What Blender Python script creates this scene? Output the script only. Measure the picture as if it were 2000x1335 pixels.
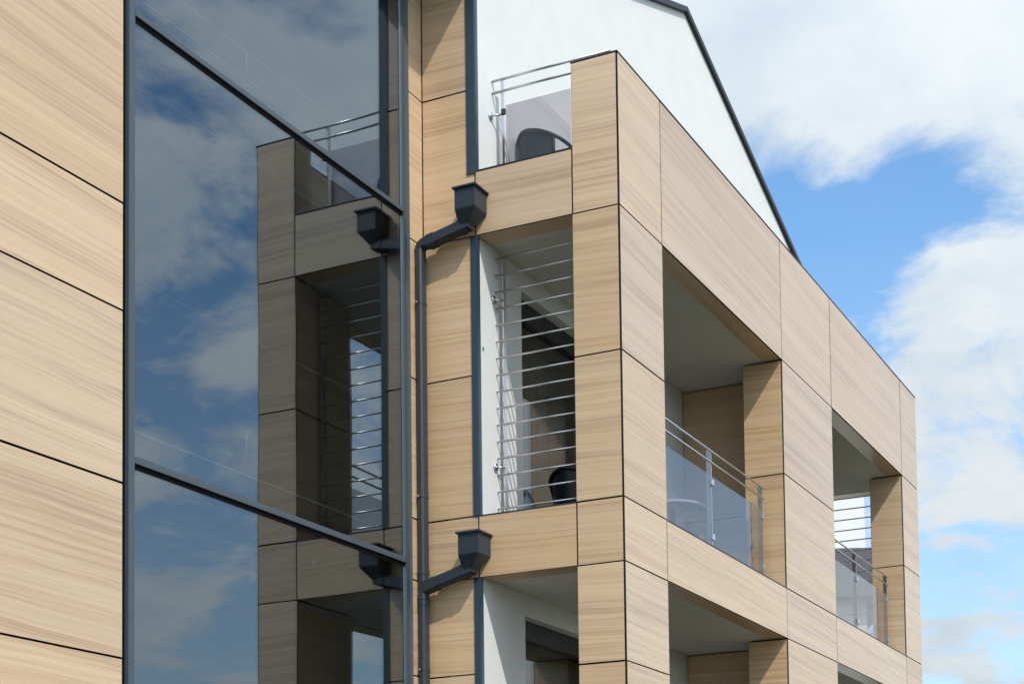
import bpy, bmesh, math, random
from mathutils import Matrix, Vector
random.seed(7)
R = math.radians
S = bpy.context.scene
for o in list(bpy.data.objects):
    bpy.data.objects.remove(o, do_unlink=True)
COL = S.collection

# ------------------------------------------------------------------ camera
cam_d = bpy.data.cameras.new('camera')
cam = bpy.data.objects.new('camera', cam_d)
COL.objects.link(cam)
S.camera = cam
YAW, PITCH, ROLL = 1.14098, 0.0560, -0.0160
cy, sy, cp, sp, cr, sr = (math.cos(YAW), math.sin(YAW), math.cos(PITCH), math.sin(PITCH), math.cos(ROLL), math.sin(ROLL))
right0 = Vector((cy, -sy, 0)); fw0 = Vector((sy, cy, 0)); up = Vector((0, 0, 1))
fwd = fw0 * cp + up * sp
up0 = up * cp - fw0 * sp
rgt = right0 * cr + up0 * sr
up1 = up0 * cr - right0 * sr
m = Matrix.Identity(4)
for i in range(3):
    m[i][0], m[i][1], m[i][2] = rgt[i], up1[i], -fwd[i]
m[0][3], m[1][3], m[2][3] = -11.7566, -5.3541, -2.9742
cam.matrix_world = m
cam_d.sensor_width = 36
cam_d.lens = 3102.68 / 2000 * 36
cam_d.shift_x = (1000 - 1221.61) / 2000
cam_d.shift_y = (1626.70 - 667.5) / 2000
cam_d.clip_start = 0.1
cam_d.clip_end = 9000

# ------------------------------------------------------------------ sky and sun
SUN = Vector((-0.526, -0.714, 1.0)).normalized()      # towards the sun
elev = math.asin(SUN.z)
W_ = bpy.data.worlds.new('World')
S.world = W_
W_.use_nodes = True
nt = W_.node_tree
nt.nodes.clear()
def N(t, **kw):
    n = nt.nodes.new(t)
    for k, v in kw.items():
        setattr(n, k, v)
    return n
def lk(a, b):
    nt.links.new(a, b)
def mathn(op, a, b=None, c=None, clamp=False):
    n = N('ShaderNodeMath', operation=op, use_clamp=clamp)
    for i, x in enumerate((a, b, c)):
        if x is None:
            continue
        if isinstance(x, (int, float)):
            n.inputs[i].default_value = x
        else:
            lk(x, n.inputs[i])
    return n.outputs[0]
CLOUD_OFF = (1.7, 2.2, 0.0)
SKY_TINT = (1.45, 2.1, 2.35, 1)
sky = N('ShaderNodeTexSky', sky_type='NISHITA', sun_disc=False, sun_elevation=elev, sun_rotation=math.atan2(SUN.x, SUN.y))
sky.air_density = 1.0; sky.dust_density = 0.6; sky.ozone_density = 2.0
tc = N('ShaderNodeTexCoord')
sep = N('ShaderNodeSeparateXYZ'); lk(tc.outputs['Generated'], sep.inputs[0])
zz = mathn('ADD', mathn('MAXIMUM', sep.outputs[2], 0.0), 0.22)
px = mathn('DIVIDE', sep.outputs[0], zz); py = mathn('DIVIDE', sep.outputs[1], zz)
comb = N('ShaderNodeCombineXYZ'); lk(px, comb.inputs[0]); lk(py, comb.inputs[1])
off = N('ShaderNodeVectorMath', operation='ADD'); lk(comb.outputs[0], off.inputs[0]); off.inputs[1].default_value = CLOUD_OFF
n1 = N('ShaderNodeTexNoise'); lk(off.outputs[0], n1.inputs['Vector'])
n1.inputs['Scale'].default_value = 4.2; n1.inputs['Detail'].default_value = 10; n1.inputs['Roughness'].default_value = 0.6; n1.inputs['Distortion'].default_value = 0.35
n2 = N('ShaderNodeTexNoise'); lk(off.outputs[0], n2.inputs['Vector'])
n2.inputs['Scale'].default_value = 1.3; n2.inputs['Detail'].default_value = 3
dens = mathn('ADD', mathn('MULTIPLY', n1.outputs[0], 0.72), mathn('MULTIPLY', n2.outputs[0], 0.28))
def gauss(x, c, w):
    d = mathn('DIVIDE', mathn('SUBTRACT', x, c), w)
    return mathn('POWER', 2.718, mathn('MULTIPLY', mathn('MULTIPLY', d, d), -1.0))
# the open blue gap between the two cloud banks in view, and the banks themselves
gap_ = mathn('MULTIPLY', gauss(mathn('ADD', px, mathn('MULTIPLY', py, -0.15)), 1.355, 0.115), gauss(py, 0.43, 0.17))
bank = mathn('ADD', mathn('MULTIPLY', gauss(px, 1.12, 0.15), gauss(py, 0.28, 0.25)), mathn('MULTIPLY', gauss(px, 1.72, 0.16), gauss(py, 0.34, 0.2)))
dens = mathn('ADD', mathn('SUBTRACT', dens, mathn('MULTIPLY', gap_, 0.21)), mathn('MULTIPLY', bank, 0.05))
cl = N('ShaderNodeMapRange', interpolation_type='SMOOTHSTEP')
lk(dens, cl.inputs[0]); cl.inputs[1].default_value = 0.402; cl.inputs[2].default_value = 0.54
cl.inputs[3].default_value = 0.0; cl.inputs[4].default_value = 0.97
# thin haze veil, thicker towards the horizon
veil = N('ShaderNodeMapRange'); lk(sep.outputs[2], veil.inputs[0]); veil.inputs[1].default_value = 0.05; veil.inputs[2].default_value = 0.40
veil.inputs[3].default_value = 0.68; veil.inputs[4].default_value = 0.06
cfac = mathn('MAXIMUM', cl.outputs[0], veil.outputs[0])
n3 = N('ShaderNodeTexNoise'); lk(off.outputs[0], n3.inputs['Vector'])
n3.inputs['Scale'].default_value = 5.5; n3.inputs['Detail'].default_value = 8; n3.inputs['Roughness'].default_value = 0.6
csh = N('ShaderNodeMapRange'); lk(n3.outputs[0], csh.inputs[0]); csh.inputs[1].default_value = 0.3; csh.inputs[2].default_value = 0.62
cshade = N('ShaderNodeMixRGB'); lk(csh.outputs[0], cshade.inputs[0])
cshade.inputs[1].default_value = (6.3, 7.3, 8.1, 1); cshade.inputs[2].default_value = (8.2, 8.7, 8.9, 1)
skyc = N('ShaderNodeMixRGB', blend_type='MULTIPLY'); skyc.inputs[0].default_value = 1.0
lk(sky.outputs[0], skyc.inputs[1]); skyc.inputs[2].default_value = SKY_TINT
# cloud is brighter on the sun's side of the sky
sd = N('ShaderNodeVectorMath', operation='DOT_PRODUCT'); lk(tc.outputs['Generated'], sd.inputs[0]); sd.inputs[1].default_value = SUN
cb = N('ShaderNodeVectorMath', operation='SCALE'); lk(cshade.outputs[0], cb.inputs[0]); lk(mathn('ADD', mathn('MULTIPLY', sd.outputs['Value'], 0.75), 1.17), cb.inputs['Scale'])
mix = N('ShaderNodeMixRGB'); lk(cfac, mix.inputs[0]); lk(skyc.outputs[0], mix.inputs[1]); lk(cb.outputs[0], mix.inputs[2])
bg = N('ShaderNodeBackground'); lk(mix.outputs[0], bg.inputs[0]); bg.inputs[1].default_value = 0.105
out = N('ShaderNodeOutputWorld'); lk(bg.outputs[0], out.inputs[0])

sun_d = bpy.data.lights.new('sun', 'SUN')
sun_d.energy = 3.5; sun_d.angle = R(0.55); sun_d.color = (1.0, 0.955, 0.885)
sun = bpy.data.objects.new('sun', sun_d); COL.objects.link(sun)
sun.rotation_euler = SUN.to_track_quat('Z', 'Y').to_euler()
sun.location = (-20, -25, 40)
S.view_settings.view_transform = 'Standard'
S.view_settings.look = 'None'
S.view_settings.exposure = -0.06
S.view_settings.gamma = 1.0
S.render.engine = 'CYCLES'
S.cycles.max_bounces = 10
S.cycles.diffuse_bounces = 3
S.cycles.transparent_max_bounces = 16

# ------------------------------------------------------------------ materials
def new_mat(name):
    global nt
    mt = bpy.data.materials.new(name); mt.use_nodes = True
    nt = mt.node_tree
    return mt, nt.nodes['Principled BSDF'], nt.nodes['Material Output']
def plain(name, col, rough=0.5, metal=0.0, spec=0.5, mottled=0.0, scale=6.0, bump=0.0, bscale=120.0):
    mt, b, o = new_mat(name)
    b.inputs['Base Color'].default_value = (*col, 1); b.inputs['Roughness'].default_value = rough
    b.inputs['Metallic'].default_value = metal; b.inputs['Specular IOR Level'].default_value = spec
    t = N('ShaderNodeTexCoord')
    if mottled:
        n = N('ShaderNodeTexNoise'); n.inputs['Scale'].default_value = scale; n.inputs['Detail'].default_value = 6
        lk(t.outputs['Object'], n.inputs['Vector'])
        mx = N('ShaderNodeMixRGB'); lk(n.outputs[0], mx.inputs[0])
        mx.inputs[1].default_value = (*[c * (1 - mottled) for c in col], 1); mx.inputs[2].default_value = (*[min(1, c * (1 + mottled)) for c in col], 1)
        lk(mx.outputs[0], b.inputs['Base Color'])
    if bump:
        n = N('ShaderNodeTexNoise'); n.inputs['Scale'].default_value = bscale; n.inputs['Detail'].default_value = 3
        lk(t.outputs['Object'], n.inputs['Vector'])
        bp = N('ShaderNodeBump'); bp.inputs['Strength'].default_value = bump; bp.inputs['Distance'].default_value = 0.006
        lk(n.outputs[0], bp.inputs['Height']); lk(bp.outputs[0], b.inputs['Normal'])
    return mt

def wood_mat():
    mt, b, o = new_mat('wood_laminate')
    t = N('ShaderNodeTexCoord'); oi = N('ShaderNodeObjectInfo')
    rv = N('ShaderNodeCombineXYZ')
    lk(mathn('MULTIPLY', oi.outputs['Random'], 37.0), rv.inputs[0]); lk(mathn('MULTIPLY', oi.outputs['Random'], 91.0), rv.inputs[2])
    p = N('ShaderNodeVectorMath', operation='ADD'); lk(t.outputs['Object'], p.inputs[0]); lk(rv.outputs[0], p.inputs[1])
    # slow wander of the grain lines
    wn = N('ShaderNodeTexNoise'); mp0 = N('ShaderNodeMapping'); mp0.inputs['Scale'].default_value = (0.8, 0.0, 1.6)
    lk(p.outputs[0], mp0.inputs[0]); lk(mp0.outputs[0], wn.inputs['Vector']); wn.inputs['Scale'].default_value = 1.0; wn.inputs['Detail'].default_value = 2
    sx = N('ShaderNodeSeparateXYZ'); lk(p.outputs[0], sx.inputs[0])
    z2 = mathn('ADD', sx.outputs[2], mathn('MULTIPLY', wn.outputs[0], 0.07))
    z3 = mathn('ADD', z2, mathn('MULTIPLY', sx.outputs[0], 0.03))
    q = N('ShaderNodeCombineXYZ'); lk(sx.outputs[0], q.inputs[0]); lk(z3, q.inputs[2])
    def streak(sx_, sz_, det, rough):
        mp = N('ShaderNodeMapping'); mp.inputs['Scale'].default_value = (sx_, 0.0, sz_)
        lk(q.outputs[0], mp.inputs[0])
        n = N('ShaderNodeTexNoise'); n.inputs['Scale'].default_value = 1.0; n.inputs['Detail'].default_value = det; n.inputs['Roughness'].default_value = rough
        lk(mp.outputs[0], n.inputs['Vector'])
        return n.outputs[0]
    a = streak(0.22, 7.0, 2, 0.5); bb = streak(0.26, 36.0, 4, 0.62); c = streak(0.7, 170.0, 3, 0.65)
    f = mathn('ADD', mathn('ADD', mathn('MULTIPLY', a, 0.30), mathn('MULTIPLY', bb, 0.42)), mathn('MULTIPLY', c, 0.28))
    rp = N('ShaderNodeValToRGB'); lk(f, rp.inputs[0])
    e = rp.color_ramp.elements
    e[0].position = 0.365; e[0].color = (0.392, 0.249, 0.149, 1)
    e[1].position = 0.635; e[1].color = (0.669, 0.487, 0.309, 1)
    k = e.new(0.445); k.color = (0.516, 0.343, 0.201, 1)
    k = e.new(0.50); k.color = (0.593, 0.411, 0.248, 1)
    # dark thin veins, sparse
    v = streak(0.24, 22.0, 3, 0.5)
    vm = N('ShaderNodeMapRange'); lk(mathn('ABSOLUTE', mathn('SUBTRACT', v, 0.5)), vm.inputs[0])
    vm.inputs[1].default_value = 0.0; vm.inputs[2].default_value = 0.016; vm.inputs[3].default_value = 0.48; vm.inputs[4].default_value = 0.0
    vmask = streak(0.9, 4.0, 1, 0.5)
    vk = N('ShaderNodeMapRange'); lk(vmask, vk.inputs[0]); vk.inputs[1].default_value = 0.46; vk.inputs[2].default_value = 0.62; vk.inputs[3].default_value = 0.0; vk.inputs[4].default_value = 1.0
    mx = N('ShaderNodeMixRGB'); lk(mathn('MULTIPLY', vm.outputs[0], vk.outputs[0]), mx.inputs[0]); lk(rp.outputs[0], mx.inputs[1]); mx.inputs[2].default_value = (0.30, 0.20, 0.13, 1)
    # panel to panel tone
    hs = N('ShaderNodeHueSaturation'); lk(mx.outputs[0], hs.inputs['Color'])
    lk(mathn('ADD', mathn('MULTIPLY', oi.outputs['Random'], 0.11), 0.955), hs.inputs['Value'])
    r2 = mathn('FRACT', mathn('MULTIPLY', oi.outputs['Random'], 57.3)); lk(mathn('ADD', mathn('MULTIPLY', r2, 0.12), 0.95), hs.inputs['Saturation'])
    lk(hs.outputs[0], b.inputs['Base Color'])
    b.inputs['Roughness'].default_value = 0.36; b.inputs['Specular IOR Level'].default_value = 0.8; b.inputs['Coat Weight'].default_value = 0.55; b.inputs['Coat Roughness'].default_value = 0.3
    return mt

def glass_mat(name, tint, r0, rough=0.0, gloss=(1, 1, 1), wob=0.0, grey_film=0.0):
    mt, b, o = new_mat(name)
    nt.nodes.remove(b)
    lw = N('ShaderNodeLayerWeight'); lw.inputs['Blend'].default_value = 0.5
    f5 = mathn('POWER', lw.outputs['Facing'], 5.0)
    fac = mathn('ADD', mathn('MULTIPLY', f5, 1 - r0), r0)
    tr = N('ShaderNodeBsdfTransparent'); tr.inputs[0].default_value = (*tint, 1)
    gl = N('ShaderNodeBsdfGlossy'); gl.inputs['Roughness'].default_value = rough; gl.inputs[0].default_value = (*gloss, 1)
    if wob:                                       # slight roller-wave of toughened panes
        t = N('ShaderNodeTexCoord'); n = N('ShaderNodeTexNoise'); n.inputs['Scale'].default_value = 1.1; n.inputs['Detail'].default_value = 0
        lk(t.outputs['Object'], n.inputs['Vector']); g = N('ShaderNodeNewGeometry')
        c0 = N('ShaderNodeVectorMath', operation='SUBTRACT'); lk(n.outputs['Color'], c0.inputs[0]); c0.inputs[1].default_value = (0.5, 0.5, 0.5)
        c1 = N('ShaderNodeVectorMath', operation='SCALE'); lk(c0.outputs[0], c1.inputs[0]); c1.inputs['Scale'].default_value = wob
        c2 = N('ShaderNodeVectorMath', operation='ADD'); lk(g.outputs['Normal'], c2.inputs[0]); lk(c1.outputs[0], c2.inputs[1])
        c3 = N('ShaderNodeVectorMath', operation='NORMALIZE'); lk(c2.outputs[0], c3.inputs[0]); lk(c3.outputs[0], gl.inputs['Normal'])
    ms = N('ShaderNodeMixShader'); lk(fac, ms.inputs[0]); lk(tr.outputs[0], ms.inputs[1]); lk(gl.outputs[0], ms.inputs[2])
    if grey_film:                                      # thin even film of milky grey, with factory tint
        df = N('ShaderNodeBsdfDiffuse'); df.inputs[0].default_value = (0.55, 0.55, 0.57, 1)
        m2 = N('ShaderNodeMixShader'); m2.inputs[0].default_value = grey_film; lk(ms.outputs[0], m2.inputs[1]); lk(df.outputs[0], m2.inputs[2]); ms = m2
    lk(ms.outputs[0], o.inputs[0])
    return mt

M = {}
M['wood'] = wood_mat()
M['stucco'] = plain('white_stucco', (0.735, 0.735, 0.72), 0.9, spec=0.2, mottled=0.06, scale=3, bump=0.5, bscale=70)
M['plaster'] = plain('ceiling_plaster', (0.64, 0.62, 0.59), 0.9, spec=0.2, mottled=0.03, scale=3)
M['tiles'] = plain('dark_floor_tiles', (0.06, 0.058, 0.056), 0.6, mottled=0.12, scale=4)
M['anthracite'] = plain('anthracite_metal', (0.021, 0.031, 0.043), 0.45, metal=0.0, spec=0.5, mottled=0.08, scale=9)
M['trim'] = plain('dark_slate_trim', (0.026, 0.048, 0.068), 0.30, spec=0.7, mottled=0.08, scale=5)
M['frame'] = plain('facade_frame_metal', (0.060, 0.080, 0.098), 0.42, spec=0.5, mottled=0.05, scale=4)
M['black'] = plain('black_membrane', (0.012, 0.012, 0.013), 0.8, spec=0.2, mottled=0.2, scale=8)
M['steel'] = plain('brushed_steel', (0.68, 0.68, 0.69), 0.3, metal=1.0, mottled=0.06, scale=30)
M['roof'] = plain('roof_sheet', (0.022, 0.026, 0.032), 0.5, mottled=0.1, scale=3)
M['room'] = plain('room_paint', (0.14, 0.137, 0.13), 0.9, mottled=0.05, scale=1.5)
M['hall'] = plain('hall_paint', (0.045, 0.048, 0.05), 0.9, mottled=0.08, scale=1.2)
M['whitepaint'] = plain('white_paint', (0.8, 0.8, 0.8), 0.5, mottled=0.02)
M['curtain'] = plain('beige_curtain', (0.22, 0.213, 0.20), 0.9, mottled=0.06, scale=5)
M['curtain2'] = plain('grey_curtain', (0.16, 0.16, 0.165), 0.9, mottled=0.08, scale=5)
M['chair'] = plain('black_chair_frame', (0.012, 0.012, 0.016), 0.4, mottled=0.1)
M['mesh'] = plain('grey_chair_mesh', (0.028, 0.028, 0.034), 0.75, mottled=0.25, scale=160)
M['table'] = plain('pale_table_top', (0.50, 0.52, 0.54), 0.4, mottled=0.04)
M['edge'] = plain('laminate_core', (0.05, 0.036, 0.027), 0.6, mottled=0.15, scale=20)
M['gasket_shade'] = plain('black_gasket_shade', (0.004, 0.004, 0.005), 0.8, spec=0.1, mottled=0.1)  # dark joint strips, plus the shade put in as colour below the transoms
M['brown'] = plain('brown_speck', (0.10, 0.035, 0.02), 0.7, mottled=0.2, scale=90)
M['ground'] = plain('lawn', (0.075, 0.08, 0.05), 0.95, spec=0.1, mottled=0.3, scale=0.6)
M['slate'] = plain('slate_cladding', (0.085, 0.088, 0.105), 0.6, mottled=0.06, scale=1.5)
M['window_frame'] = plain('window_frame_paint', (0.014, 0.015, 0.02), 0.45, mottled=0.1)
M['glass'] = glass_mat('facade_glass', (0.52, 0.56, 0.58), 0.165, gloss=(0.83, 0.93, 1.0), wob=0.006)
M['window_glass'] = glass_mat('window_glass', (0.78, 0.80, 0.79), 0.07)
M['rail_glass'] = glass_mat('grey_rail_glass', (0.75, 0.74, 0.755), 0.06, grey_film=0.03)

# ------------------------------------------------------------------ mesh helpers
class MB:
    def __init__(s): s.v = []; s.f = []
    def box(s, x0, x1, y0, y1, z0, z1):
        n = len(s.v)
        s.v += [(x, y, z) for z in (z0, z1) for y in (y0, y1) for x in (x0, x1)]
        for q in ((0, 2, 3, 1), (4, 5, 7, 6), (0, 1, 5, 4), (2, 6, 7, 3), (0, 4, 6, 2), (1, 3, 7, 5)):
            s.f.append([n + i for i in q])
        return s
    def loft(s, rings, cap=True):
        n = len(s.v); k = len(rings[0])
        for r in rings: s.v += [tuple(p) for p in r]
        for i in range(len(rings) - 1):
            for j in range(k):
                a = n + i * k + j; b = n + i * k + (j + 1) % k
                s.f.append([a, b, b + k, a + k])
        if cap:
            s.f.append([n + j for j in reversed(range(k))]); s.f.append([n + (len(rings) - 1) * k + j for j in range(k)])
        return s
    def tube(s, pts, r, k=10, closed=False):
        pts = [Vector(p) for p in pts]; rings = []
        prev = None
        for i, p in enumerate(pts):
            a = pts[max(0, i - 1)]; b = pts[min(len(pts) - 1, i + 1)]
            if closed:
                a = pts[(i - 1) % len(pts)]; b = pts[(i + 1) % len(pts)]
            t = (b - a).normalized()
            if prev is None:
                u = t.cross(Vector((0, 0, 1)))
                if u.length < 1e-3: u = t.cross(Vector((1, 0, 0)))
                u.normalize()
            else:
                u = (prev - t * prev.dot(t)).normalized()
            prev = u; w = t.cross(u)
            rr = r[i] if isinstance(r, (list, tuple)) else r
            rings.append([p + (u * math.cos(2 * math.pi * j / k) + w * math.sin(2 * math.pi * j / k)) * rr for j in range(k)])
        if closed: rings.append(rings[0])
        return s.loft(rings, cap=not closed)
    def build(s, name, mat, parent=None, smooth=False, bevel=0.0):
        me = bpy.data.meshes.new(name)
        me.from_pydata([tuple(p) for p in s.v], [], s.f); me.update()
        bm = bmesh.new(); bm.from_mesh(me)
        bmesh.ops.recalc_face_normals(bm, faces=bm.faces)
        if bevel: bmesh.ops.bevel(bm, geom=list(bm.edges), offset=bevel, segments=2, affect='EDGES', clamp_overlap=True)
        bm.to_mesh(me); bm.free()
        if smooth:
            for p in me.polygons: p.use_smooth = True
        me.materials.append(M[mat])
        o = bpy.data.objects.new(name, me); COL.objects.link(o)
        if parent: adopt(o, parent)
        return o
def adopt(o, parent):
    o.parent = parent
    if parent.type == 'EMPTY':                       # meshes of parts hold world coordinates
        o.matrix_parent_inverse = Matrix.Translation(-parent.location)
def thing(name, label, cat, loc, group=None):
    o = bpy.data.objects.new(name, None); COL.objects.link(o); o.location = loc
    o['label'] = label; o['category'] = cat
    if group: o['group'] = group
    return o
def tag(o, label, cat, group=None):
    o['label'] = label; o['category'] = cat
    if group: o['group'] = group
    return o

# ------------------------------------------------------------------ dimensions (metres, z = 0 at the lower lintel)
GZ = -4.6
X1, X2, X3, X4, X5 = 0.8968, 4.1273, 5.8963, 9.0703, 9.9134
Z5, Z4, Z3, Z2, Z1, Z0 = 4.3119, 3.0, 1.7695, 0.5382, 0.0, -0.8285
ZB, ZC = -2.46, -3.0
ZP = 3.574
Y1, Y2, D, WY = 0.4338, 1.3754, 1.9085, 1.372
T, TS, PD = 0.213, 0.246, 0.45
XB = 4.65
GAP = 0.0065; TH = 0.012; INS = 0.034

# ------------------------------------------------------------------ ground
gm = MB(); gm.box(-3000, 3000, -3000, 3000, GZ - 0.5, GZ)
g = gm.build('ground', 'ground'); g['kind'] = 'structure'

# ------------------------------------------------------------------ the building
B = thing('apartment_building', 'modern apartment building clad in wood-look panels with white gable and glazed stair hall', 'building', (0, 0, GZ))

_cache = {}
def panel(parent, face, a0, a1, b0, b1, plane, gap=GAP, name='wood_panel'):
    """one laminate board; face = outward side; a = horizontal span, b = vertical span (or depth span for soffits)"""
    w = round(a1 - a0 - 2 * gap, 4); h = round(b1 - b0 - 2 * gap, 4)
    key = (w, h)
    if key not in _cache:
        me = bpy.data.meshes.new('wood_panel')
        mb = MB().box(-w / 2, w / 2, 0, TH, -h / 2, h / 2)
        me.from_pydata(mb.v, [], mb.f); me.update(); me.materials.append(M['wood']); me.materials.append(M['edge'])
        for p in me.polygons:
            if abs(p.normal.y) < 0.5: p.material_index = 1          # dark laminate core on the cut edges
        _cache[key] = me
    o = bpy.data.objects.new(name, _cache[key]); COL.objects.link(o)
    ca, cb = (a0 + a1) / 2, (b0 + b1) / 2
    if face == '-Y': o.location = (ca, plane, cb)
    elif face == '+Y': o.location = (ca, plane, cb); o.rotation_euler = (0, 0, math.pi)
    elif face == '-X': o.location = (plane, ca, cb); o.rotation_euler = (0, 0, -math.pi / 2)
    elif face == '+X': o.location = (plane, ca, cb); o.rotation_euler = (0, 0, math.pi / 2)
    elif face == '-Z': o.location = (ca, cb, plane); o.rotation_euler = (math.pi / 2, 0, 0)       # grain along X
    elif face == '-Zy': o.location = (cb, ca, plane); o.rotation_euler = (math.pi / 2, 0, -math.pi / 2)   # grain along Y
    o.rotation_euler.z += random.uniform(-1, 1) * 0.0012; o.rotation_euler.x += random.uniform(-1, 1) * 0.0012
    o.location.z += random.uniform(-1, 1) * 0.0012
    adopt(o, parent)
    return o

# --- balcony frame core (dark membrane behind the open joints)
core = MB()
i_ = INS
for (xa, xb_) in ((0, X1), (X2, X3), (X4, X5)):
    core.box(xa + i_, xb_ - i_, i_, (PD if xa > 0 else Y1) - i_, GZ, Z4 + 0.3)
for (xa, xb_) in ((X1, X2), (X3, X4)):
    core.box(xa - i_, xb_ + i_, i_, T - i_ * 0.5, Z4 + i_, Z5 - 0.02)
    core.box(xa - i_, xb_ + i_, i_, T - i_ * 0.5, Z1 + i_, Z2 - 0.03)
    core.box(xa - i_, xb_ + i_, i_, T - i_ * 0.5, ZC + i_, ZB - 0.03)
for (xa, xb_) in ((0, X1), (X2, X3), (X4, X5)):
    core.box(xa + i_, xb_ - i_, i_, T - i_ * 0.5, Z4 + 0.3, Z5 - 0.02)
core.box(i_, TS, T - i_ * 0.5, Y1 - i_, Z4 + 0.3, Z5 - 0.02)
for (za, zb) in ((Z4, ZP), (Z1, Z2), (ZC, ZB)):
    core.box(i_, TS - i_ * .5, Y1 - i_, WY - 0.004, za + i_, zb - 0.02)
    core.box(X5 - TS + i_ * .5, X5 - i_, Y1 - i_, WY - 0.004, za + i_, zb - 0.02)
frame = core.build('balcony_frame', 'black', B)

# front (street) face
cols = ((0.006, X1), (X1, X2), (X2, X3), (X3, X4), (X4, X5))
pil = ((0.006, X1), (X2, X3), (X4, X5))
for c in cols:
    panel(frame, '-Y', *c, Z4, Z5 - 0.004, 0.0)
    panel(frame, '-Y', *c, Z1, Z2, 0.0)
    panel(frame, '-Y', *c, ZC, ZB, 0.0)
for c in pil:
    for zz_ in ((Z3, Z4), (Z2, Z3), (Z0, Z1), (ZB, Z0), (GZ + 0.05, ZC)):
        panel(frame, '-Y', c[0], c[1] + (GAP if c[1] < X5 else 0), *zz_, 0.0)
        panel(frame, '+Y', *c, *zz_, PD if c[0] > 0.1 else Y1 - 0.001)
        if c[0] > 0.1: panel(frame, '-X', 0.008, PD, *zz_, c[0])
        if c[1] < X5: panel(frame, '+X', 0.0075, PD if c[0] > 0.1 else Y1 - 0.016, *zz_, c[1])
# corner face
for zz_ in ((Z4, Z5 - 0.004), (Z3, Z4), (Z2, Z3), (Z1, Z2), (Z0, Z1), (ZB, Z0), (ZC, ZB), (GZ + 0.05, ZC)):
    e_ = GAP if zz_ in ((Z3, Z4), (Z2, Z3), (Z0, Z1), (ZB, Z0)) else 0
    panel(frame, '-X', 0.008, Y1 + e_, *zz_, 0.0)
    panel(frame, '+X', 0.008, Y1 + e_, *zz_, X5)
for zz_ in ((Z4, ZP - 0.004), (Z1, Z2), (ZC, ZB)):
    panel(frame, '-X', Y1, Y2, *zz_, 0.0)
    panel(frame, '+X', Y1, Y2, *zz_, X5)
# underside of the lintels and sills
for zc in (Z4, Z1, ZC):
    for c in ((X1, X2), (X3, X4)):
        panel(frame, '-Z', c[0], c[1], 0.012, T, zc + 0.006)
    panel(frame, '-Zy', Y1, WY - 0.004, 0.012, TS, zc + 0.006)
    panel(frame, '-Zy', Y1, WY - 0.004, X5 - TS, X5 - 0.012, zc + 0.006)
# back of the top parapet
for c in cols:
    panel(frame, '+Y', *c, 3.44, Z5 - 0.004, T)
# metal edges: outer corner profile and parapet copings
cp_ = MB().box(0.004, 0.02, 0.004, 0.02, GZ, Z5 - 0.006); cp_.build('corner_profile', 'black', frame)
co = MB().box(-0.004, X5 + 0.004, -0.004, T + 0.004, Z5 - 0.004, Z5 + 0.006); co.build('coping', 'anthracite', frame)
co = MB().box(-0.004, TS + 0.004, T + 0.005, Y1 + 0.002, Z5 - 0.004, Z5 + 0.006); co.build('coping', 'anthracite', frame)
panel(frame, '+Y', 0, TS, ZP, Z5 - 0.004, Y1, name='wood_panel')
co = MB().box(-0.004, TS + 0.004, Y1 + 0.003, WY - 0.003, ZP - 0.003, ZP + 0.006); co.build('coping', 'anthracite', frame)
co = MB().box(X5 - TS - 0.004, X5 + 0.004, Y1 + 0.003, WY - 0.003, ZP - 0.003, ZP + 0.006); co.build('coping', 'anthracite', frame)
for (za) in (Z2, ZB):
    for c in ((X1, X2), (X3, X4)):
        MB().box(c[0] + .002, c[1] - .002, -0.004, T + 0.004, za - 0.004, za + 0.004).build('sill_strip', 'anthracite', frame)
    MB().box(-0.004, TS + 0.004, Y1 + 0.002, WY - 0.003, za - 0.004, za + 0.004).build('sill_strip', 'anthracite', frame)
    MB().box(X5 - TS - 0.004, X5 + 0.004, Y1 + 0.002, WY - 0.003, za - 0.004, za + 0.004).build('sill_strip', 'anthracite', frame)

# balcony slabs: plaster ceiling below, tiled floor above
for (za, zb) in ((Z4 + 0.012, 3.43), (Z1 + 0.012, 0.49), (ZC + 0.012, -2.51)):
    MB().box(TS - 0.02, X5 - TS + 0.02, T - 0.02, WY - 0.002, za, zb - 0.03).build('balcony_slab', 'plaster', B)
    MB().box(TS - 0.02, X5 - TS + 0.02, T - 0.02, WY - 0.002, zb - 0.028, zb + (0.029 if zb > 3 else 0)).build('balcony_floor', 'tiles', B)
# dividing wall between the two balconies
for (za, zb) in ((0.49, Z4 + 0.01), (-2.51, Z1 + 0.01)):
    dv = MB().box(XB + i_, 5.4 - i_, PD - 0.02, WY - 0.002, za, zb).build('dividing_wall', 'black', B)
    zm = za + 1.02
    for zz_ in ((za, zm), (zm, zb - 0.006)):
        panel(dv, '-X', PD + 0.004, WY - 0.004, *zz_, XB)
        panel(dv, '+X', PD + 0.004, WY - 0.004, *zz_, 5.4)

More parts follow.
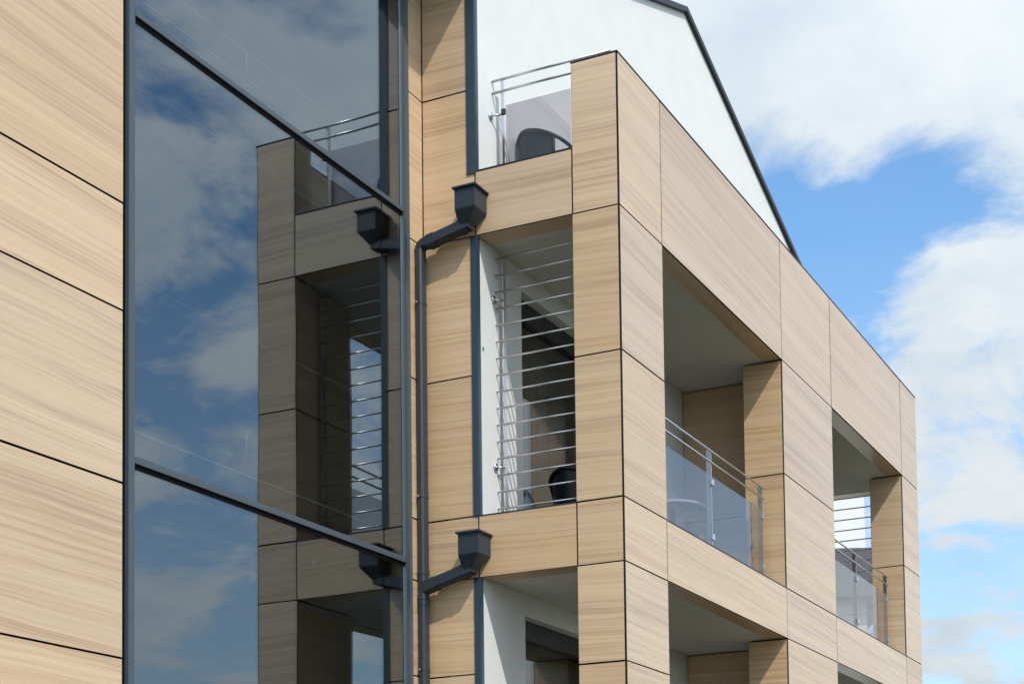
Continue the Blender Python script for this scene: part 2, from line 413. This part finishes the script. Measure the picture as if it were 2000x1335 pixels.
# --- white gable wall with window openings
AX, AZ, SL, SR = 4.924, 7.649, 0.385, 0.372       # verge apex and slopes
def roof_z(x): return AZ - (SL * (AX - x) if x < AX else SR * (x - AX))
WINS = [(0.815, 4.05), (5.75, 9.05)]
WZ = [(0.492, 2.81), (-2.508, -0.19)]
WT = 0.32
gw = MB()
xs = [0.03, WINS[0][0], WINS[0][1], WINS[1][0], WINS[1][1], X5 - 0.01]
for i in (0, 2, 4):
    gw.box(xs[i], xs[i + 1], WY, WY + WT, GZ, 3.43)
for (xa, xb_) in WINS:
    gw.box(xa, xb_, WY, WY + WT, 2.81, 3.43); gw.box(xa, xb_, WY, WY + WT, -0.19, 0.492); gw.box(xa, xb_, WY, WY + WT, GZ, -2.508)
pr = [(0.03, 3.43), (X5 - 0.01, 3.43), (X5 - 0.01, roof_z(X5) - 0.055), (AX, AZ - 0.055), (0.03, roof_z(0.03) - 0.055)]
gw.loft([[(x, WY, z) for x, z in pr], [(x, WY + WT, z) for x, z in pr]])
gable = gw.build('gable_wall', 'stucco', B)
# far side wall and back of the main house so the volume is closed
MB().box(X5 - WT, X5 - 0.01, WY + WT + .002, 9.0, GZ, 5.2).build('side_wall', 'stucco', B)
MB().box(0.06, 0.3, D + 0.05, 9.0, GZ, 5.55).build('side_wall', 'stucco', B)
MB().box(0.3, X5 - WT, 8.7, 9.0, GZ, 5.2).build('back_wall', 'stucco', B)

# roof sheets with a dark verge board
RY0, RY1, RT = 1.325, 9.3, 0.05
XE0, XE1 = -0.75, 10.6
rp_ = [(XE0, roof_z(XE0)), (AX, AZ), (XE1, roof_z(XE1)), (XE1, roof_z(XE1) - RT), (AX, AZ - RT), (XE0, roof_z(XE0) - RT)]
rf = MB(); rf.loft([[(x, RY0 + 0.03, z - .004) for x, z in rp_], [(x, RY1, z - .004) for x, z in rp_]])
roof = rf.build('roof', 'roof', B)
for (xa, xb_) in ((XE0, AX - 0.001), (AX + 0.001, XE1)):
    q4 = [(xa, roof_z(xa) + 0.012), (xb_, roof_z(xb_) + 0.012), (xb_, roof_z(xb_) - RT), (xa, roof_z(xa) - RT)]
    MB().loft([[(x, RY0, z) for x, z in q4], [(x, RY0 + 0.028, z) for x, z in q4]]).build('verge_board', 'roof', roof)

MB().box(-0.85, -0.02, 1.17, 1.82, 5.58, 5.66).build('eave_shadow_caster', 'roof', roof)  # out-of-view overhang added to cast the slanting shadow on the side wall

# windows behind the balconies
for (xa, xb_) in WINS:
    for (za, zb) in WZ:
        y0 = WY + 0.125
        w = MB()
        w.box(xa + .002, xb_ - .002, y0 - .02, y0 + 0.09, zb - 0.175, zb - 0.002)        # shutter box / head
        w.box(xa + .002, xb_ - .002, y0, y0 + 0.07, za + .002, za + 0.07)
        w.box(xa + .002, xa + 0.07, y0, y0 + 0.07, za + 0.07, zb - 0.175)
        w.box(xb_ - 0.07, xb_ - .002, y0, y0 + 0.07, za + 0.07, zb - 0.175)
        n = 2
        for k in range(1, n):
            xm = xa + (xb_ - xa) * k / n
            w.box(xm - 0.045, xm + 0.045, y0, y0 + 0.07, za + 0.07, zb - 0.175)
        wo = w.build('window', 'window_frame', B)
        for k in range(n):
            x0_ = xa + (xb_ - xa) * k / n + 0.05; x1_ = xa + (xb_ - xa) * (k + 1) / n - 0.05
            MB().box(x0_, x1_, y0 + 0.025, y0 + 0.045, za + 0.065, zb - 0.172).build('glass_pane', 'window_glass', wo)
# rooms
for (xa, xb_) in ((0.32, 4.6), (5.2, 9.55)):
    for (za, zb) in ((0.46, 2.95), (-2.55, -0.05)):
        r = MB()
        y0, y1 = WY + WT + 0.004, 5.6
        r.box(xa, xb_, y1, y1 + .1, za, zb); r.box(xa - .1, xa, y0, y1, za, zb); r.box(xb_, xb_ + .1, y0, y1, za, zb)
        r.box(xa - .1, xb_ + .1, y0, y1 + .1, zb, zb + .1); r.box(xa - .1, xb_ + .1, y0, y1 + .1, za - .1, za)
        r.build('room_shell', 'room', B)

# --- short side wall between gable and glazed hall
sc = MB(); sc.box(i_, 0.055, WY + 0.03, 2.6, GZ, 5.8); sc.box(-0.31, i_ - .002, D + i_, D + 0.12, GZ, 5.6)
side = sc.build('side_wall_core', 'black', B)
for (za, zb) in ((Z5, 5.75), (Z4, Z5), (Z3, Z4), (Z2, Z3), (Z1, Z2), (Z0, Z1), (ZB, Z0), (ZC, ZB), (GZ + 0.05, ZC)):
    panel(side, '-X', Y2, D - 0.001, za, zb, 0.0)
    panel(side, '-Y', -0.305, 0.0, za, zb, D)
# corner flashings where the white wall meets the panels
def flashing(za, zb, yb):
    f = MB(); f.box(-0.012, 0.0, WY - 0.006, yb, za, zb); f.box(0.0, 0.045, WY - 0.010, WY - 0.002, za, zb)
    return f
flashing(ZP - 0.02, 5.7, 1.452).build('corner_flashing', 'trim', B)
flashing(Z2 + 0.002, Z4 - 0.002, 1.422).build('corner_flashing', 'trim', B)
flashing(ZB + 0.002, Z1 - 0.002, 1.422).build('corner_flashing', 'trim', B)

# --- glazed hall
GY = 1.858; FY = 1.836
MX = [-3.784, -3.723, -0.427, -0.329]
fac_m = MB()
fac_m.box(MX[0], MX[1], FY, GY + 0.12, GZ, 5.3); fac_m.box(MX[2], MX[3], FY, GY + 0.12, GZ, 5.3)
fac = fac_m.build('glass_facade', 'frame', B, bevel=0.003)
MB().box(-3.832, MX[0] - .001, FY + 0.03, GY + 0.1, GZ, 5.3).build('joint_strip', 'gasket_shade', fac)
MB().box(MX[3] + .001, -0.307, FY + 0.04, GY + 0.1, GZ, 5.3).build('joint_strip', 'gasket_shade', fac)
TR = [(3.131, 3.172), (0.0946, 0.1424), (-2.94, -2.89)]
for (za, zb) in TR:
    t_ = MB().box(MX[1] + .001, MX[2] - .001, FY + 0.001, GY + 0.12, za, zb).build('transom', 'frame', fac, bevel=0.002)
    MB().box(MX[1] + .001, MX[2] - .001, FY + 0.017, GY + 0.1, za - 0.034, za - 0.0005).build('gasket_shade', 'gasket_shade', t_)  # black strip: gasket and the transom's underside shadow painted as one
MB().box(-3.84, -0.30, FY, GY + 0.12, 5.302, 5.38).build('transom', 'frame', fac)
zsplit = [GZ + .02, -2.974, -2.89, 0.0606, 0.1424, 3.097, 3.172, 5.302]
for k in range(0, 8, 2):
    MB().box(MX[1] - 0.01, MX[2] + 0.01, GY, GY + 0.012, zsplit[k] - .004, zsplit[k + 1] + .004).build('glass_pane', 'glass', fac)
MB().box(MX[2] + .004, MX[2] + 0.046, FY - 0.002, FY + .01, GZ, 5.3).build('mullion_cap', 'trim', fac)
# light edge spacer bead beside the right mullion
MB().box(MX[2] - 0.016, MX[2] - .001, GY - 0.004, GY - 0.0005, GZ, 5.3).build('glazing_bead', 'steel', fac)
# hall behind the glass
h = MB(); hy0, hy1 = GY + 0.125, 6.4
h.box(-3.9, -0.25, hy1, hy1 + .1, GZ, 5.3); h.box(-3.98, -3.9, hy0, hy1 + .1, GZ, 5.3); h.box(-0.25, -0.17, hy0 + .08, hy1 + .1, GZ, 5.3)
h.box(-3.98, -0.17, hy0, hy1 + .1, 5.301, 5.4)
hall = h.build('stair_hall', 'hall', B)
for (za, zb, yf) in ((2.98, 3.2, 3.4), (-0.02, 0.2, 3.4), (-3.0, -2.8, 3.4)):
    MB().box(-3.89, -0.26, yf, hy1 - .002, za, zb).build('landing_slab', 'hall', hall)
HY = 2.15                                     # thin white rails and cable trays just inside the glazing
kz = (HY + 5.354) / (3.058 + 5.354)
for z, r_ in ((4.32, .006), (4.28, .004), (4.567, .005), (3.635, .006), (2.058, .003), (0.86, .008), (0.238, .006)):
    z = -2.974 + kz * (z + 2.974)
    MB().tube([(-3.88, HY, z), (-0.27, HY, z)], r_, 8).build('handrail', 'whitepaint', hall, smooth=True)
kx = (HY + 5.354) / (2.858 + 5.354)
for (x, za, zb) in ((-1.287, 4.149, 4.335), (-1.3, 0.909, 1.094), (-0.371, 0.182, 0.241)):
    x = -11.757 + kx * (x + 11.757); za = -2.974 + kx * (za + 2.974); zb = -2.974 + kx * (zb + 2.974)
    MB().tube([(x, HY - .03, za), (x, HY - .03, zb)], 0.007, 8).build('pendant_rod', 'whitepaint', hall, smooth=True)

# --- left wing wall
LX = -3.834
lw_ = MB().box(-9.4, LX - 0.002, FY + i_, FY + 0.4, GZ, 5.3)
left = lw_.build('left_wall', 'black', B)
LZ = [GZ + .05, -3.513, -2.365, -1.216, -0.067, 1.076, 1.796, 4.09, 5.29]
for k in range(len(LZ) - 1):
    for (xa, xb_) in ((-6.9, LX), (-9.4, -6.9)):
        panel(left, '-Y', xa, xb_, LZ[k], LZ[k + 1], FY, gap=0.0075)

# ------------------------------------------------------------------ downpipe with two rain hoppers
DP = thing('downpipe', 'anthracite square downpipe with two rain hoppers in the corner beside the glass facade', 'downpipe', (-0.113, 1.863, GZ))
PX0, PX1, PY0, PY1 = -0.166, -0.062, 1.832, 1.893
def oct_ring(cx_, cy_, z, hx, hy, c=0.014):
    return [(cx_ + a, cy_ + b, z) for a, b in ((-hx + c, -hy), (hx - c, -hy), (hx, -hy + c), (hx, hy - c), (hx - c, hy), (-hx + c, hy), (-hx, hy - c), (-hx, -hy + c))]
pcx, pcy, phx, phy = (PX0 + PX1) / 2, (PY0 + PY1) / 2, (PX1 - PX0) / 2, (PY1 - PY0) / 2
MB().loft([oct_ring(pcx, pcy, GZ, phx, phy), oct_ring(pcx, pcy, 2.955, phx, phy)]).build('pipe', 'anthracite', DP)
for z0_, z1_ in ((0.055, 0.10), (-0.165, -0.12), (-0.215, -0.205)):
    MB().loft([oct_ring(pcx, pcy, z0_, phx + .004, phy + .004), oct_ring(pcx, pcy, z1_, phx + .004, phy + .004)]).build('coupling', 'anthracite', DP)
for z_ in (2.43, 0.72, -0.79, -2.3):
    MB().loft([oct_ring(pcx, pcy, z_, phx + .003, phy + .003), oct_ring(pcx, pcy, z_ + .03, phx + .003, phy + .003)]).build('pipe_clamp', 'anthracite', DP)
    MB().tube([(PX0 - 0.012, PY1 - 0.02, z_ + .015), (PX0 + 0.02, PY1 - 0.02, z_ + .015)], 0.009, 8).build('clamp_screw', 'steel', DP)
def rect_ring(c, ax1, h1, ax2, h2, ch=0.012):
    c = Vector(c); a = Vector(ax1).normalized(); b = Vector(ax2).normalized()
    return [c + a * u + b * w for u, w in ((-h1 + ch, -h2), (h1 - ch, -h2), (h1, -h2 + ch), (h1, h2 - ch), (h1 - ch, h2), (-h1 + ch, h2), (-h1, h2 - ch), (-h1, -h2 + ch))]
def hopper(dz, elbow):
    hb = MB()
    bx0, bx1, by0, by1, zb, zt = -0.22, -0.006, 1.258, 1.457, 3.16 + dz, 3.337 + dz
    ocx, ocy, oz = -0.113, 1.405, 3.045 + dz
    def rr(x0, x1, y0, y1, z): return [(x0, y0, z), (x1, y0, z), (x1, y1, z), (x0, y1, z)]
    hb.loft([rr(bx0, bx1, by0, by1, zt), rr(bx0, bx1, by0, by1, zb), rr(ocx - .05, ocx + .05, ocy - .045, ocy + .045, oz), rr(ocx - .05, ocx + .05, ocy - .045, ocy + .045, oz - .03)])
    hp = hb.build('rain_hopper', 'anthracite', DP, bevel=0.003)
    MB().box(-0.240, -0.003, 1.238, 1.472, zt - 0.002, zt + 0.016).build('hopper_rim', 'anthracite', hp, bevel=0.002)
    # slanting arm
    a = Vector((ocx, 1.385, 3.055 + dz)); b = Vector((pcx, 1.775, 2.975 + dz)) if elbow else Vector((pcx, 1.868, 2.93 + dz))
    d_ = (b - a).normalized(); n_ = Vector((1, 0, 0)); w_ = d_.cross(n_)
    rings = [rect_ring(a, n_, phx * .96, w_, .05), rect_ring(b, n_, phx * .96, w_, .05)]
    MB().loft(rings).build('branch_arm', 'anthracite', DP)
    c_ = a + d_ * 0.075
    MB().loft([rect_ring(a + d_ * .05, n_, phx + .004, w_, .054), rect_ring(c_ + d_ * .01, n_, phx + .004, w_, .054)]).build('coupling', 'anthracite', DP)
    e_ = b - d_ * 0.06
    if elbow:
        # swept elbow from the arm down into the vertical pipe
        rings = []
        for k in range(7):
            t = k / 6
            dirv = d_.lerp(Vector((0, 0, -1)), t).normalized()
            p0 = b - d_ * 0.005; p2 = Vector((pcx, pcy, 2.925)); p1 = Vector((pcx, pcy + .004, b.z - 0.012))
            pos = p0 * (1 - t) ** 2 + p1 * 2 * t * (1 - t) + p2 * t * t
            w2 = dirv.cross(n_).normalized()
            rings.append(rect_ring(pos, n_, phx + .002, w2, .05 * (1 - t) + (phy + .002) * t))
        MB().loft(rings).build('elbow', 'anthracite', DP)
        MB().loft([rect_ring(e_ - d_ * .01, n_, phx + .004, w_, .054), rect_ring(b, n_, phx + .004, w_, .054)]).build('coupling', 'anthracite', DP)
    else:
        MB().loft([rect_ring(b - d_ * .14, n_, phx + .004, w_, .054), rect_ring(b - d_ * .02, n_, phx + .004, w_, .054)]).build('coupling', 'anthracite', DP)
hopper(0.0, True)
hopper(-2.995, False)

# ------------------------------------------------------------------ railings
def rod(parent, a, b, r, name='rail', mat='steel', k=10):
    return MB().tube([a, b], r, k).build(name, mat, parent, smooth=True)
def clamp(parent, x0, x1, y0, y1, z0, z1):
    return MB().box(x0, x1, y0, y1, z0, z1).build('glass_clamp', 'steel', parent, bevel=0.004)

def front_railing(xa, xb_, posts, floor, label):
    t = thing('balcony_railing', label, 'railing', ((xa + xb_) / 2, 0.2, floor))
    y = 0.2
    rod(t, (xa, y - 0.012, floor + 1.105), (xb_, y - 0.012, floor + 1.105), 0.0105)
    rod(t, (xa, y - 0.012, floor + 0.993), (xb_, y - 0.012, floor + 0.993), 0.0105)
    for xp in posts:
        p = MB().box(xp - 0.006, xp + 0.006, y - 0.004, y + 0.046, floor + .002, floor + 1.125).build('post', 'steel', t)
        for zc in (floor + 0.80, floor + 0.262):
            clamp(t, xp - 0.030, xp + 0.030, y - 0.022, y - 0.0045, zc - 0.03, zc + 0.03)
    ps = sorted(posts)
    for k in range(len(ps) - 1):
        MB().box(ps[k] + 0.010, ps[k + 1] - 0.010, y - 0.0035, y + 0.0065, floor + 0.075, floor + 0.868).build('glass_panel', 'rail_glass', t)
    return t
front_railing(X1 + 0.012, X2 - 0.14, (1.03, 2.495, 3.965), 0.49, 'steel and glass railing across the balcony opening with the round table')
front_railing(X3 + 0.012, X4 - 0.17, (6.03, 7.44, 8.88), 0.49, 'steel and glass railing across the balcony opening at the far end of the facade')

def bar_screen(xr, y_wall, y_end, floor, label, s):
    t = thing('bar_screen', label, 'railing', (xr, y_wall, floor))
    for k in range(16):
        z = 2.916 - k * 0.1496
        rod(t, (xr, y_wall, z), (xr, y_end, z), 0.0085, 'bar')
    for yp in (y_wall - 0.069, y_end + 0.03):
        MB().box(xr + s * 0.0095, xr + s * 0.055, yp - 0.005, yp + 0.005, floor + .002, 2.968).build('post', 'steel', t)
    for z in (2.535, 1.035):
        rod(t, (xr - 0.045, y_wall - 0.016, z), (xr - 0.045, y_wall - 0.001, z), 0.034, 'wall_flange', k=18)
        rod(t, (xr - 0.045, y_wall - 0.014, z), (xr + 0.012, y_wall - 0.069, z), 0.010, 'bracket')
    return t
bar_screen(0.335, WY, 0.46, 0.49, 'screen of thin horizontal steel bars in the corner opening above the lower rain hopper', 1)
bar_screen(X5 - 0.335, WY, 0.46, 0.49, 'screen of horizontal bars closing the far end of the far balcony', -1)

TR_ = thing('terrace_railing', 'two steel rails with grey glass panel on the roof terrace below the white gable', 'railing', (0.312, WY, 3.43))
for z in (4.525, 4.416):
    rod(TR_, (0.312, WY, z), (0.312, 0.205, z), 0.0115)
for yp in (1.283, 0.560):
    MB().box(0.3225, 0.366, yp - 0.005, yp + 0.005, 3.432, 4.552).build('post', 'steel', TR_)
    MB().box(0.300, 0.3225, yp - 0.045, yp - 0.006, 4.197, 4.250).build('glass_clamp', 'anthracite', TR_, bevel=0.003)
MB().box(0.326, 0.336, 0.60, 1.243, 3.52, 4.287).build('glass_panel', 'rail_glass', TR_)
rod(TR_, (0.272, WY - 0.014, 4.192), (0.272, WY - 0.001, 4.192), 0.034, 'wall_flange', k=18)
rod(TR_, (0.272, WY - 0.012, 4.192), (0.330, 1.285, 4.215), 0.010, 'bracket')

# ------------------------------------------------------------------ furniture
def tub_chair(loc, rz, label, cloth='mesh'):
    t = thing('tub_chair', label, 'chair', loc)
    Mx = Matrix.Translation(loc) @ Matrix.Rotation(rz, 4, 'Z')
    def tr(p): return Mx @ Vector(p)
    def hgt(a):                                   # rim height round the tub, a = 0 at the back
        return 0.735 - 0.27 * (abs(a) / R(125)) ** 1.5
    def rad(a, h): return 0.215 + 0.085 * (h / 0.76) ** 1.2
    rim = []
    for k in range(41):
        a = R(-125) + R(250) * k / 40
        h = hgt(a); r = 0.30
        rim.append(tr((-r * math.cos(a), -r * math.sin(a) * 1.02, h)))
    MB().tube(rim, 0.017, 8).build('rim', 'chair', t, smooth=True)
    # stretched mesh back, a curved double-skinned sheet
    outer, inner = MB(), None
    rows, cs = 8, 20
    g_ = []
    for side_ in (0.0, 0.010):
        vs = []
        for i in range(rows + 1):
            for j in range(cs + 1):
                a = R(-62) + R(124) * j / cs
                h = 0.40 + (hgt(a) - 0.40) * i / rows
                r = 0.245 + 0.055 * (h - 0.40) / 0.36 - side_
                vs.append(tr((-r * math.cos(a), -r * math.sin(a) * 1.02, h)))
        g_.append(vs)
    n_ = (rows + 1) * (cs + 1)
    outer.v = [tuple(p) for p in g_[0] + g_[1]]
    for i in range(rows):
        for j in range(cs):
            a = i * (cs + 1) + j; q = [a, a + 1, a + cs + 2, a + cs + 1]
            outer.f.append(q); outer.f.append([x + n_ for x in reversed(q)])
    for i in range(rows):
        for j in (0, cs):
            a = i * (cs + 1) + j; outer.f.append([a, a + cs + 1, a + cs + 1 + n_, a + n_])
    for j in range(cs):
        for i in (0, rows):
            a = i * (cs + 1) + j; outer.f.append([a, a + 1, a + 1 + n_, a + n_])
    outer.build('mesh_back', cloth, t, smooth=True)
    for sgn in (-1, 1):                              # uprights bounding the mesh
        a = R(62) * sgn
        MB().tube([tr((-0.245 * math.cos(a), -0.25 * math.sin(a), 0.40)), tr((-0.30 * math.cos(a), -0.306 * math.sin(a), hgt(a)))], 0.013, 8).build('upright', 'chair', t, smooth=True)
    st = MB()
    rings = []
    for (r, z) in ((0.20, 0.385), (0.24, 0.39), (0.25, 0.405), (0.24, 0.425), (0.19, 0.43)):
        rings.append([tr((r * math.cos(2 * math.pi * k / 24), r * math.sin(2 * math.pi * k / 24), z)) for k in range(24)])
    st.loft(rings).build('seat', cloth, t, smooth=True)
    for a in (45, 135, 225, 315):
        ca, sa = math.cos(R(a)), math.sin(R(a))
        MB().tube([tr((0.20 * ca, 0.20 * sa, 0.39)), tr((0.25 * ca, 0.25 * sa, 0.002))], [0.014, 0.011], 8).build('leg', 'chair', t, smooth=True)
    for sgn in (-1, 1):
        a = R(118) * sgn
        MB().tube([tr((-0.30 * math.cos(a), -0.306 * math.sin(a), hgt(a))), tr((-0.23 * math.cos(a), -0.235 * math.sin(a), 0.40))], 0.012, 8).build('arm_support', 'chair', t, smooth=True)
    return t
tub_chair((0.92, 1.10, 3.46), R(-30), 'round-backed grey mesh chair on the roof terrace behind the glass panel')
tub_chair((1.46, 1.09, 0.49), R(-12), 'black round-backed chair behind the horizontal bars of the corner balcony', 'chair')

tb = thing('round_table', 'round pale bistro table behind the glass railing of the first balcony', 'table', (2.95, 0.80, 0.49))
def disc(cx_, cy_, z0_, z1_, r, name, mat, k=32):
    return MB().loft([[(cx_ + rr_ * math.cos(2 * math.pi * j / k), cy_ + rr_ * math.sin(2 * math.pi * j / k), z) for j in range(k)] for rr_, z in ((r - .008, z0_), (r, z0_ + .006), (r, z1_ - .006), (r - .008, z1_))]).build(name, mat, tb, smooth=False)
disc(2.95, 0.80, 1.195, 1.225, 0.34, 'table_top', 'table')
disc(2.95, 0.80, 0.493, 0.515, 0.21, 'base', 'anthracite')
rod(tb, (2.95, 0.80, 0.51), (2.95, 0.80, 1.196), 0.028, 'stem', 'steel', 14)

def curtain(x0, x1, y, z0, z1, mat, label, folds, amp=0.035):
    mb = MB(); nx, nz = int(folds * 10), 6
    for th in (0, 0.004):
        for i in range(nz + 1):
            for j in range(nx + 1):
                u = j / nx; w = i / nz
                yy = y + th + amp * (0.6 + 0.4 * (1 - w)) * math.sin(2 * math.pi * folds * u + 0.7 * math.sin(5 * u)) + 0.01 * math.sin(17 * u + 3 * w)
                mb.v.append((x0 + (x1 - x0) * u, yy, z0 + (z1 - z0) * w))
    n_ = (nx + 1) * (nz + 1)
    for i in range(nz):
        for j in range(nx):
            a = i * (nx + 1) + j; q = [a, a + 1, a + nx + 2, a + nx + 1]
            mb.f.append(q); mb.f.append([t + n_ for t in reversed(q)])
    o = mb.build('curtain', mat, None, smooth=True)
    return tag(o, label, 'curtain')
curtain(0.92, 2.02, WY + 0.40, 0.47, 2.72, 'curtain', 'beige pleated curtain drawn beside the window behind the bar screen', 9)
curtain(2.02, 2.9, WY + 0.47, 0.47, 2.72, 'curtain2', 'dark grey pleated curtain next to the beige one in the upper window', 7)
curtain(0.92, 3.95, WY + 0.40, -2.54, -0.30, 'curtain2', 'grey pleated curtain across the window of the lowest balcony', 24)

# small brown insect on the white jamb
mb = MB()
for (cx_, cz_, w, l, tilt) in ((0.0, 0.0, 0.006, 0.022, 0.3), (0.006, -0.003, 0.005, 0.017, 0.9), (-0.005, -0.004, 0.005, 0.017, -0.4)):
    rings = []
    for k in range(6):
        u = k / 5; r = w * math.sin(math.pi * (0.12 + 0.8 * u))
        ctr = Vector((0.090 + cx_ + (u - .5) * l * 2 * math.sin(tilt), WY - 0.010, 2.032 + cz_ - (u - .5) * l * 2 * math.cos(tilt) * 0.6))
        rings.append([ctr + Vector((r * math.cos(2 * math.pi * j / 8), r * 0.8 * math.sin(2 * math.pi * j / 8), 0)) for j in range(8)])
    mb.loft(rings)
tag(mb.build('moth', 'brown', None, smooth=True), 'tiny brown moth sitting on the white wall left of the bars', 'insect')

# ------------------------------------------------------------------ neighbouring house seen through the far opening
NH = thing('neighbouring_house', 'white house with a slate-grey band seen through the far balcony', 'house', (24, 6.8, GZ))
for nm, mt_, bx_ in (('wall', 'stucco', (0, 8, 0, 6.5, GZ, 6.9)), ('balcony_band', 'slate', (-0.4, 8.2, -0.5, 6.6, 3.62, 4.62)), ('roof', 'roof', (-0.2, 8.2, -0.15, 6.6, 6.9, 7.05))):
    mb = MB().box(*bx_)
    rot = Matrix.Translation((20.0, 3.62, 0)) @ Matrix.Rotation(R(24), 4, 'Z')
    mb.v = [tuple(rot @ Vector(p)) for p in mb.v]
    mb.build(nm, mt_, NH)
